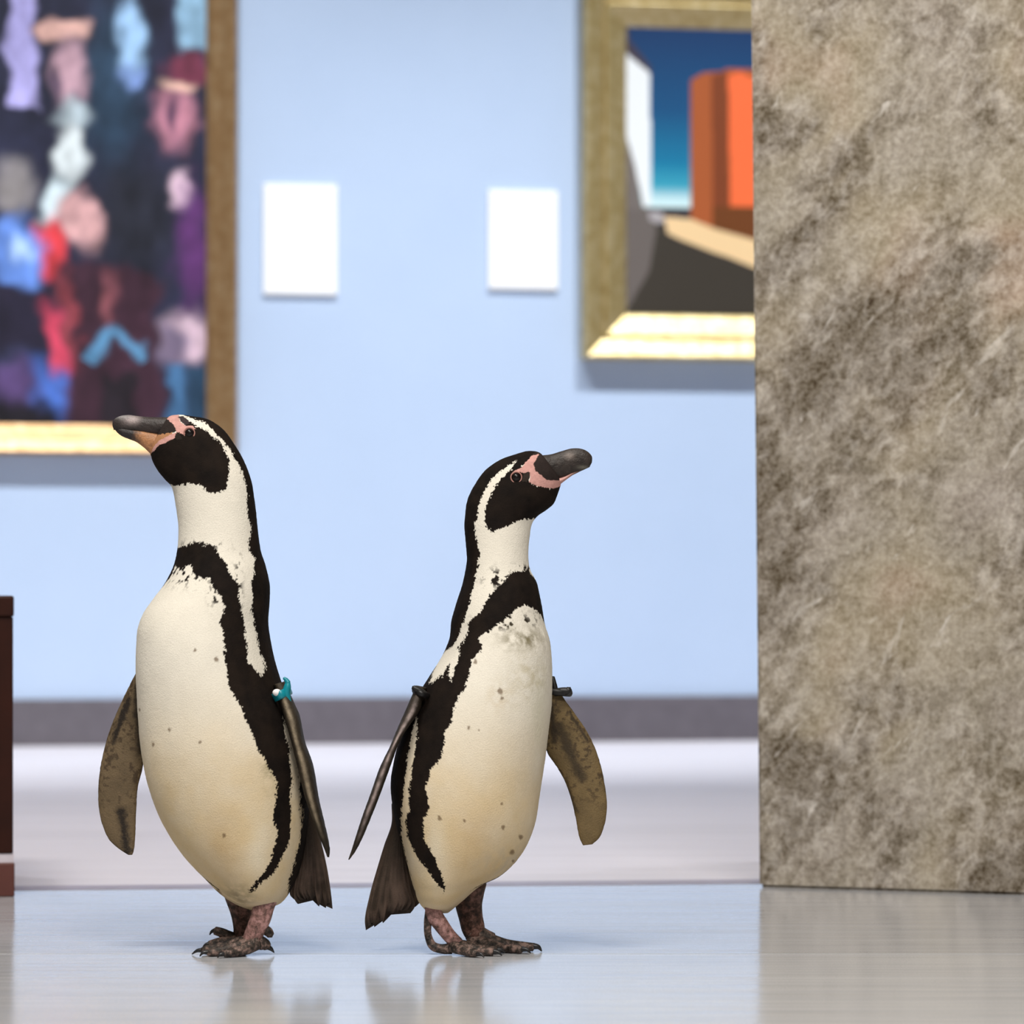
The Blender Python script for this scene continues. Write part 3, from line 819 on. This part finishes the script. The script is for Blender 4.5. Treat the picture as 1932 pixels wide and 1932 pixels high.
backL = [(345, 770), (352, 787), (372, 793), (389, 801), (405, 815), (418, 828), (428, 843), (442, 856), (453, 876), (462, 899), (468, 921),
         (470, 945), (471, 970), (476, 998), (475, 1022), (477, 1041), (486, 1054), (485, 1063), (480, 1108), (483, 1127), (479, 1142),
         (485, 1177), (490, 1205), (494, 1224), (504, 1255), (502, 1275), (520, 1300), (545, 1360), (558, 1400), (566, 1439), (569, 1478),
         (571, 1529), (571, 1568), (564, 1599), (556, 1633), (546, 1667), (546, 1720), (700, 1720), (700, 770)]
faceL = [(250, 870), (284, 855), (296, 838), (309, 832), (322, 827), (334, 822), (336, 816), (344, 812), (350, 804), (358, 797), (366, 797), (377, 806), (398, 819),
         (418, 839), (428, 852), (436, 869), (436, 894), (433, 914), (431, 929), (411, 930), (398, 929), (384, 918), (359, 914), (339, 918),
         (325, 916), (250, 930)]
crownL = [(336, 785), (346, 784), (364, 800), (354, 804), (341, 797)]
pinkL = [([(270, 776), (308, 782), (320, 793), (332, 805), (335, 815), (324, 822), (300, 824), (270, 824)], srgb(44, 37, 35)),
         ([(265, 822), (300, 822), (330, 818), (320, 830), (302, 840), (286, 858), (265, 850)], srgb(172, 124, 88)),
         ([(306, 784), (322, 776), (336, 776), (342, 797), (353, 804), (368, 805), (373, 811), (358, 812), (351, 821), (342, 820), (335, 815), (332, 805), (320, 793)], PINK),
         ([(336, 817), (337, 826), (322, 834), (305, 841), (293, 851), (287, 857), (291, 846), (303, 834), (317, 826)], PINK),
         ([(338, 786), (346, 785), (363, 799), (354, 803), (343, 797)], srgb(58, 50, 52)),
         ([(334, 820), (342, 818), (348, 830), (340, 834), (334, 829)], (0.02, 0.015, 0.012))]
spotsL = [(379, 1224, 4), (420, 1242, 4.5), (332, 1372, 4), (298, 1400, 3.5), (390, 1395, 3), (434, 1568, 4), (268, 1338, 3), (414, 1683, 9)]
tintsL = [(362, 1082, 42, 20, 2, (0.014, 0.010, 0.008)), (385, 1030, 36, 9, 2, (0.014, 0.010, 0.008)), (418, 1118, 14, 24, 2, (0.014, 0.010, 0.008)), (455, 1120, 8, 60, 2, (0.014, 0.010, 0.008)), (490, 1300, 10, 22, 1.2, (0.5, 0.4, 0.36)), (430, 1600, 46, 80, .9, (0.50, 0.345, 0.17)), (500, 1590, 24, 70, 1.0, (0.76, 0.67, 0.51)), (520, 1440, 14, 40, .6, (0.16, 0.15, 0.06)), (455, 1685, 30, 26, .7, (0.20, 0.16, 0.09)), (540, 1600, 30, 60, .3, (.5, .42, .3))]
mL, SL = build_body(rowsL, plumage([bandL, backL, faceL], pinkL, spotsL, (1230, 1560), tintsL, 100, 1640),
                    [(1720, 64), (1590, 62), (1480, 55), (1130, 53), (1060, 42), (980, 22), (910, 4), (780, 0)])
PARTS = []
def hang(parent, o_):
    return o_
body = link('body', mL, M_plume, PL, smooth=True)
eyes(PL, SL, 361, 819, 9.0)
def paint_upper_L(px, py, u):
    c = np.array(srgb(52, 44, 42))[None, :] * (1 + 0.5 * fbm(px, py, px * 0, 9, 4, 3))[:, None]
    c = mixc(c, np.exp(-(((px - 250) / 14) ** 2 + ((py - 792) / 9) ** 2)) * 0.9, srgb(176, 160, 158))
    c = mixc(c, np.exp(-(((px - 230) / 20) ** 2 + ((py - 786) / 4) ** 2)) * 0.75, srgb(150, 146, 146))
    return c
def paint_lower_L(px, py, u):
    n = fbm(px, py, px * 0, 8, 14, 3)
    c = np.array(srgb(172, 122, 84))[None, :] * (1 + 0.3 * n)[:, None]
    c = mixc(c, sstep(296, 312, px), PINK)
    c = mixc(c, 1 - sstep(250, 272, px + 8 * n), srgb(44, 38, 38))
    return c
# beak rows: lower point, upper point, half depth, centre depth
beak_part(PL, 'upper_beak', [(334, 824, 330, 786, 17, 0), (312, 823, 313, 787, 17, 0), (290, 821, 288, 787, 15, 0), (262, 817, 260, 785, 13, 0), (238, 814, 240, 783, 11, 0),
                             (224, 812, 224, 786, 9, 0), (216, 811, 215, 792, 6, 0), (215, 812, 212, 800, 3, 0), (216, 814, 214, 808, 1.2, 0)], paint_upper_L)
beak_part(PL, 'lower_beak', [(300, 858, 334, 820, 16, 0), (286, 857, 312, 818, 16, 0), (272, 845, 288, 814, 14, 0), (257, 834, 264, 810, 12, 0), (242, 828, 244, 808, 10, 0), (230, 823, 230, 806, 8, 0), (221, 816, 221, 806, 4, 0), (217, 811, 217, 807, 1.5, 0)], paint_lower_L)

def paint_flip_under(dark_lines, blotches, seed, base=srgb(98, 82, 60)):
    def f(px, py, dd, u, w, front):
        n = fbm(px, py, dd, 26, seed, 3); m = fbm(px, py, dd, 7, seed + 5, 3)
        c = np.array(base)[None, :] * (1 + 0.35 * n)[:, None]
        c = mixc(c, sstep(0.02, 0.28, m) * sstep(-0.1, 0.3, 0.25 + n) * (1 - sstep(0.62, 0.85, u)) * 0.7, srgb(46, 32, 20))
        for (x0, y0, x1, y1, rad, a) in dark_lines:
            t = np.clip(((px - x0) * (x1 - x0) + (py - y0) * (y1 - y0)) / ((x1 - x0) ** 2 + (y1 - y0) ** 2), 0, 1)
            d = np.hypot(px - x0 - t * (x1 - x0), py - y0 - t * (y1 - y0)) + m * 9 + n * 4
            c = mixc(c, (1 - sstep(rad * .2, rad * 1.4, d)) * a, srgb(26, 18, 12))
        # leathery upper face is dark
        c = np.where((front < -0.15)[:, None], np.array(srgb(40, 32, 28))[None, :] * (1 + .3 * n)[:, None], c)
        return c
    return f
# far flipper, its pale underside turned to us: left point, right point, half thickness, depth
flipper(PL, [(262, 1236, 300, 1232, 12, 40), (256, 1262, 296, 1258, 14, 42), (246, 1282, 288, 1280, 14, 44), (231, 1312, 278, 1312, 13, 44), (211, 1357, 270, 1364, 12, 42), (196, 1401, 268, 1412, 11, 40),
             (186, 1445, 266, 1448, 10, 36), (182, 1485, 257, 1485, 9, 32), (183, 1524, 254, 1530, 8, 28), (191, 1559, 253, 1570, 7, 24), (205, 1587, 252, 1596, 5, 20), (224, 1604, 250, 1608, 4, 18), (240, 1614, 248, 1614, 2, 16)],
        paint_flip_under([(240, 1318, 210, 1402, 6, .95), (226, 1532, 238, 1604, 10, .95), (256, 1300, 262, 1420, 8, .8)], [], 300))
def paint_flip_edge(seed, lite, tone=1.0):
    def f(px, py, dd, u, w, front):
        n = fbm(px, py, dd, 12, seed, 3)
        c = np.array(srgb(52, 44, 34))[None, :] * tone * (1 + 0.5 * n)[:, None]
        s = np.exp(-((w - lite[0]) / lite[1]) ** 2) * (0.55 + 0.6 * n)
        return mixc(c, np.clip(s, 0, 1) * sstep(0.04, 0.16, u) * (1 - sstep(0.72, 0.9, u)), lite[2])
    return f
fl = flipper(PL, [(520, 1290, 541, 1284, 26, -58), (528, 1306, 548, 1300, 32, -64), (534, 1326, 558, 1322, 36, -70), (542, 1352, 569, 1346, 40, -76), (553, 1388, 579, 1394, 42, -80), (567, 1444, 595, 1440, 42, -82),
                  (582, 1504, 606, 1504, 38, -80), (597, 1548, 617, 1552, 32, -76), (609, 1580, 624, 1584, 22, -72), (617, 1600, 626, 1600, 12, -70), (621, 1612, 625, 1612, 3, -70)],
             paint_flip_edge(340, (0.05, 0.28, srgb(160, 144, 120))))
# identification band: a strip round the flipper root with an upright tab and a white clip
bnd = link('flipper_band', torus_px(536, 1308, -62, (17, 40, (1, -0.2, 0)), 2.6, (0.45, 1, 0), 3.2), M_teal, fl, smooth=True)
V, Fc = tubes([[(541, 1277, -92, 2.5), (545, 1280, -92, 4.0), (549, 1286, -92, 5.5)], [(549, 1284, -92, 4.5), (548, 1294, -92, 7.0), (546, 1304, -92, 7.5), (548, 1314, -92, 6.5), (552, 1322, -92, 4)]])
link('band_tab', px_mesh(V, Fc), M_teal, fl, smooth=True)
link('band_clip', sphere_px(529, 1304, -98, 8.0, 1.05, 0.85, 0.8), M_white_clip, fl, smooth=True)

tail(PL, [(560, 1520, 592, 1515, 24, 20), (562, 1550, 594, 1545, 24, 24), (563, 1590, 602, 1580, 22, 28), (556, 1630, 611, 1618, 18, 30), (548, 1664, 618, 1652, 14, 30), (545, 1688, 623, 1686, 9, 30), (552, 1696, 625, 1708, 5, 30)], 0.55, amp=15, direction=(0.1, 1))
# near leg and foot, then the far ones
leg(PL, M_leg_pink, [(505, 128, -34, 30), (502, 106, -36, 26), (500, 92, -38, 21), (495, 70, -42, 19.5), (484, 44, -46, 18), (474, 24, -50, 15)])
t1 = [(486, 24, -46, 15), (455, 20, -46, 15), (420, 13, -44, 11), (392, 9, -42, 8.5), (384, 8, -42, 6)]
t2 = [(486, 24, -48, 15), (458, 17, -58, 14), (428, 11, -66, 10), (404, 8, -74, 8), (398, 8, -76, 6)]
t3 = [(486, 24, -52, 15), (470, 15, -68, 12), (452, 10, -84, 9), (436, 8, -96, 7), (431, 7, -99, 6)]
foot(PL, M_foot, [t1, t2, t3],
     [[(388, 9, -42, 5), (376, 8, -42, 3.4), (366, 1.5, -42, 1)], [(402, 9, -75, 5), (390, 8, -80, 3.2), (384, 1.5, -82, 1)], [(434, 8, -98, 4.5), (424, 7, -104, 3), (419, 1.5, -107, 1)],
      [(506, 16, -40, 6), (514, 11, -40, 4), (520, 4, -40, 1)]],
     extra=[[(500, 50, -42, 9), (510, 42, -42, 9), (514, 36, -42, 7)], [(492, 24, -44, 14), (504, 18, -42, 11), (508, 14, -42, 8)]])
leg(PL, M_leg_shaded, [(452, 122, 20, 38), (452, 104, 24, 30), (454, 84, 28, 25), (455, 62, 30, 20), (455, 40, 30, 17), (452, 22, 28, 15)])
s1 = [(458, 20, 28, 13), (436, 26, 24, 11), (416, 36, 20, 9), (404, 40, 18, 8)]
s2 = [(458, 18, 26, 13), (430, 20, 14, 11), (406, 18, 6, 8), (394, 16, 2, 6)]
s3 = [(458, 16, 24, 12), (436, 13, 8, 9), (416, 9, -6, 7), (408, 8, -10, 5)]
foot(PL, M_foot, [s1, s2, s3], [[(406, 41, 18, 5), (398, 38, 18, 3), (394, 32, 18, 1)], [(396, 17, 2, 4.5), (387, 14, 0, 3), (382, 8, 0, 1)], [(410, 9, -10, 4), (402, 8, -13, 3), (396, 2, -15, 1)]])

# ---- the bird facing right -----------------------------------------
PR = empty('penguin', ((870 - CX) * K, Y0, 0))
tag(PR, 'shorter black and white penguin with beak pointing right and black flipper bands', 'penguin', 'pair of penguins walking through the gallery')
rowsR = [
    (846, 1722, 812, 1722, 16, 0), (856, 1714, 802, 1716, 40, 0), (872, 1700, 790, 1702, 76, 0), (906, 1671, 779, 1667, 104, 0), (944, 1652, 768, 1628, 118, 0),
    (974, 1625, 758, 1592, 128, 0), (996, 1591, 748, 1556, 134, 0), (1010, 1552, 741, 1520, 138, 0), (1019, 1492, 738, 1472, 140, 0), (1027, 1440, 745, 1426, 139, 0),
    (1035, 1380, 761, 1377, 135, 0), (1041, 1318, 783, 1322, 127, 0), (1042, 1262, 810, 1276, 117, 0), (1038, 1210, 836, 1234, 106, 0), (1027, 1174, 848, 1204, 97, 0),
    (1021, 1138, 852, 1168, 88, 0), (1012, 1100, 861, 1136, 78, 0), (1000, 1074, 872, 1104, 68, 0), (997, 1042, 880, 1062, 60, 0), (999, 1013, 878, 1026, 56, 0),
    (1004, 987, 876, 985, 53, 0), (1015, 973, 882, 945, 51, 0), (1031, 962, 897, 912, 49, 0), (1044, 950, 918, 885, 46, 0), (1050, 936, 944, 867, 43, 0),
    (1055, 922, 974, 857, 39, 0), (1058, 912, 1000, 851, 33, 0), (1056, 904, 1018, 854, 25, 0), (1052, 896, 1028, 864, 14, 0)]
bandR = [(1150, 1075), (998, 1080), (968, 1077), (958, 1091), (944, 1107), (925, 1123), (915, 1139), (904, 1158), (885, 1177), (882, 1196), (866, 1220),
         (866, 1241), (857, 1270), (851, 1290), (848, 1262), (853, 1252), (845, 1254), (839, 1272), (818, 1287), (801, 1290), (780, 1310), (791, 1371), (787, 1408), (780, 1449), (776, 1489),
         (775, 1524), (768, 1543), (772, 1578), (791, 1613), (812, 1640), (828, 1659), (841, 1677), (841, 1656), (834, 1634), (818, 1605),
         (801, 1575), (801, 1543), (811, 1516), (806, 1486), (810, 1468), (820, 1443), (839, 1414), (842, 1381), (853, 1360), (858, 1336),
         (869, 1314), (880, 1282), (890, 1255), (890, 1244), (909, 1223), (904, 1201), (925, 1190), (947, 1171), (971, 1153), (990, 1142), (1017, 1144), (1150, 1150)]
backR = [(1040, 780), (1016, 850), (1006, 861), (996, 869), (988, 880), (968, 887), (975, 872), (971, 873), (944, 889), (931, 902), (917, 926), (906, 945), (901, 967), (898, 999), (900, 1023), (905, 1048),
         (901, 1072), (896, 1101), (890, 1123), (884, 1147), (874, 1174), (869, 1196), (855, 1217), (839, 1228), (828, 1241), (818, 1266),
         (812, 1284), (795, 1310), (784, 1360), (780, 1381), (772, 1422), (766, 1462), (764, 1503), (758, 1538), (757, 1570), (764, 1610), (776, 1656), (786, 1694), (780, 1730), (600, 1730), (600, 780)]
faceR = [(975, 872), (966, 886), (950, 900), (933, 921), (923, 940), (917, 961), (916, 983), (920, 999), (931, 1006), (950, 996), (968, 986), (990, 980), (1003, 978),
         (1060, 1000), (1110, 940), (1060, 912), (1050, 921), (1034, 922), (1012, 917), (1000, 911), (994, 903), (990, 890), (980, 880)]
pinkR = [([(1000, 862), (1016, 850), (1060, 830), (1085, 918), (1040, 918), (1012, 905), (1006, 880)], srgb(44, 36, 34)),
         ([(963, 897), (970, 890), (986, 882), (995, 869), (1003, 861), (1017, 858), (1013, 868), (1007, 877), (1010, 890), (1020, 898), (1034, 908), (1058, 906), (1080, 900), (1066, 912), (1048, 922), (1030, 922), (1010, 917), (998, 911), (1001, 902), (996, 894), (990, 896), (984, 892), (974, 892)], PINK),
         ([(988, 894), (999, 892), (1000, 902), (994, 911), (986, 908)], (0.03, 0.022, 0.018))]
spotsR = [(944, 1301, 6), (947, 1314, 4), (885, 1368, 4), (832, 1536, 4.5), (877, 1540, 3.5), (950, 1554, 4.5), (947, 1509, 3), (982, 1575, 5), (966, 1602, 5), (968, 1621, 3.5), (898, 1247, 4), (905, 1372, 2)]
tintsR = [(960, 1172, 50, 14, 2, (0.02, 0.015, 0.010)), (940, 1092, 26, 16, 2, (0.014, 0.010, 0.008)), (985, 1075, 20, 8, 2, (0.014, 0.010, 0.008)), (895, 1600, 50, 80, .9, (0.50, 0.345, 0.17)), (826, 1585, 20, 60, 1.0, (0.76, 0.67, 0.51)), (985, 1205, 40, 22, 1.1, (0.22, 0.19, 0.12)), (1000, 1275, 30, 40, .5, (0.40, 0.33, 0.16)), (945, 1310, 24, 26, .4, (.45, .32, .15)), (960, 1620, 60, 34, .4, (.45, .40, .32)), (1015, 1340, 14, 70, .35, (.45, .45, .25))]
mR, SR = build_body(rowsR, plumage([bandR, backR, faceR], pinkR, spotsR, (1260, 1580), tintsR, 200, 1640),
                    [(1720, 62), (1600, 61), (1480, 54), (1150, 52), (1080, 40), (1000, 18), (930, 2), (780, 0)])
link('body', mR, M_plume, PR, smooth=True)
eyes(PR, SR, 974, 902, 9.0)
def paint_upper_R(px, py, u):
    c = np.array(srgb(48, 40, 36))[None, :] * (1 + 0.55 * fbm(px, py, px * 0, 9, 24, 3))[:, None]
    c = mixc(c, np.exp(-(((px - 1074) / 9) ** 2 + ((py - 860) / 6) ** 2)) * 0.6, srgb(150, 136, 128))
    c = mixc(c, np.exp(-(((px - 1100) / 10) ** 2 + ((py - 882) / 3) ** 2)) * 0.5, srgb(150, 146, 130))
    return c
def paint_lower_R(px, py, u):
    n = fbm(px, py, px * 0, 8, 34, 3)
    c = np.asarray(PINK)[None, :] * (1 + 0.2 * n)[:, None]
    c = mixc(c, sstep(1072, 1090, px), srgb(110, 84, 74))
    return c
beak_part(PR, 'upper_beak', [(1006, 906, 1006, 862, 17, 0), (1026, 907, 1024, 859, 18, 0), (1046, 905, 1040, 857, 16, 0), (1066, 901, 1060, 851, 14, 0), (1084, 894, 1080, 846, 12, 0), (1098, 888, 1098, 847, 10, 0),
                             (1107, 884, 1110, 853, 8, 0), (1111, 882, 1117, 862, 5, 0), (1112, 882, 1117, 872, 2.5, 0)], paint_upper_R)
beak_part(PR, 'lower_beak', [(1018, 922, 1004, 904, 15, 0), (1036, 922, 1026, 905, 15, 0), (1052, 917, 1046, 903, 13, 0), (1066, 907, 1064, 899, 10, 0), (1080, 897, 1080, 891, 7, 0), (1092, 891, 1092, 887, 4, 0)], paint_lower_R)

fr = flipper(PR, [(1036, 1272, 1008, 1272, 12, 42), (1048, 1292, 1012, 1292, 14, 44), (1064, 1318, 1016, 1320, 14, 46), (1084, 1346, 1022, 1362, 13, 44), (1108, 1381, 1028, 1402, 12, 42), (1124, 1414, 1034, 1424, 11, 38),
                  (1135, 1449, 1052, 1450, 10, 34), (1143, 1489, 1069, 1482, 9, 30), (1146, 1527, 1081, 1520, 8, 26), (1141, 1558, 1088, 1552, 7, 22), (1131, 1582, 1093, 1580, 5, 18), (1118, 1594, 1100, 1596, 3, 16)],
             paint_flip_under([(1075, 1345, 1110, 1400, 4, .8), (1055, 1370, 1098, 1470, 10, .7), (1040, 1330, 1046, 1400, 8, .8), (1068, 1470, 1086, 1530, 4, .6)], [], 400, srgb(104, 86, 56)))
link('flipper_band', torus_px(1050, 1306, 44, (26, 20, (1, -0.1, 0)), 5.5, (-0.12, 1, 0), 1.3), M_black_band, fr, smooth=True)
V, Fc = tubes([[(1043, 1278, 30, 4), (1046, 1292, 28, 5), (1048, 1306, 28, 6.5)], [(1046, 1308, 28, 7.5), (1060, 1305, 28, 7.5), (1072, 1304, 28, 7.5), (1075, 1300, 28, 6)]])
link('band_tab', px_mesh(V, Fc), M_black_band, fr, smooth=True)
fr2 = flipper(PR, [(806, 1296, 786, 1292, 24, -54), (800, 1316, 780, 1308, 30, -60), (794, 1338, 768, 1336, 34, -66), (776, 1364, 752, 1372, 38, -74), (757, 1394, 739, 1404, 40, -78), (741, 1437, 721, 1441, 40, -80),
                   (721, 1492, 702, 1494, 36, -80), (702, 1540, 686, 1538, 30, -76), (684, 1582, 673, 1578, 20, -72), (672, 1604, 666, 1600, 10, -70), (662, 1617, 660, 1616, 3, -70)],
              paint_flip_edge(440, (0.0, 0.34, srgb(184, 166, 162))))
link('flipper_band', torus_px(797, 1306, -56, (15, 36, (1, 0.2, 0)), 4.5, (-0.4, 1, 0), 1.3), M_black_band, fr2, smooth=True)
V, Fc = tubes([[(806, 1308, -84, 5), (794, 1301, -86, 6), (784, 1296, -86, 5.5), (782, 1294, -86, 4.5)]])
link('band_tab', px_mesh(V, Fc), M_black_band, fr2, smooth=True)
tail(PR, [(766, 1520, 738, 1518, 24, 20), (764, 1556, 738, 1554, 24, 24), (767, 1600, 724, 1596, 22, 28), (774, 1640, 710, 1642, 18, 30), (784, 1676, 696, 1690, 14, 30), (793, 1700, 688, 1730, 9, 30), (784, 1710, 690, 1748, 5, 30)], 0.55, amp=16, direction=(-0.1, 1))
leg(PR, M_leg_pink, [(815, 122, -30, 30), (817, 106, -32, 24), (818, 92, -34, 17), (820, 76, -36, 16), (833, 56, -38, 14.5), (850, 34, -40, 13), (864, 20, -42, 13)])
u1 = [(856, 17, -40, 13), (884, 14, -36, 12), (912, 10, -34, 9), (936, 8, -32, 7)]
u2 = [(856, 17, -42, 13), (882, 13, -52, 12), (908, 9, -62, 9), (930, 8, -70, 7)]
u3 = [(856, 16, -46, 12), (872, 12, -66, 10), (888, 9, -84, 8), (900, 8, -96, 6)]
foot(PR, M_foot, [u1, u2, u3], [[(938, 9, -32, 4.5), (948, 8, -32, 3), (954, 2, -32, 1)], [(932, 9, -70, 4.5), (941, 8, -74, 3), (947, 2, -76, 1)], [(901, 8, -97, 4), (909, 7, -103, 3), (914, 2, -107, 1)]],
     extra=[[(812, 84, -34, 9), (808, 60, -34, 7.5), (809, 34, -34, 7), (818, 16, -36, 8.5), (834, 11, -38, 9), (852, 12, -40, 11)]])
leg(PR, M_leg_shaded, [(884, 128, 18, 34), (884, 108, 22, 29), (884, 90, 24, 26), (888, 64, 26, 23), (893, 42, 26, 22), (898, 24, 24, 17)])
w1 = [(888, 22, 26, 18), (920, 19, 24, 16), (955, 13, 20, 11), (990, 10, 16, 9), (1006, 9, 15, 8)]
w2 = [(888, 20, 22, 17), (918, 14, 6, 13), (948, 10, -8, 9), (974, 9, -20, 8), (984, 8, -24, 7)]
w3 = [(888, 20, 30, 16), (920, 16, 42, 12), (950, 11, 54, 9), (976, 9, 62, 7), (984, 8, 64, 6)]
foot(PR, M_foot, [w2, w1, w3], [[(1006, 11, 15, 6.5), (1016, 9, 14, 4.5), (1022, 1.5, 14, 1.2)], [(985, 9, -24, 5), (995, 8, -28, 3.4), (1001, 2, -30, 1)], [(985, 9, 64, 4.5), (995, 8, 68, 3), (1001, 2, 70, 1)]],
     extra=[[(890, 40, 26, 21), (905, 30, 26, 18), (930, 22, 24, 13)]])

# the birds' parts were modelled where they stand: keep that under their roots
for root_ in (PL, PR):
    for ch in root_.children:
        ch.location = (-root_.location.x, -root_.location.y, -root_.location.z)
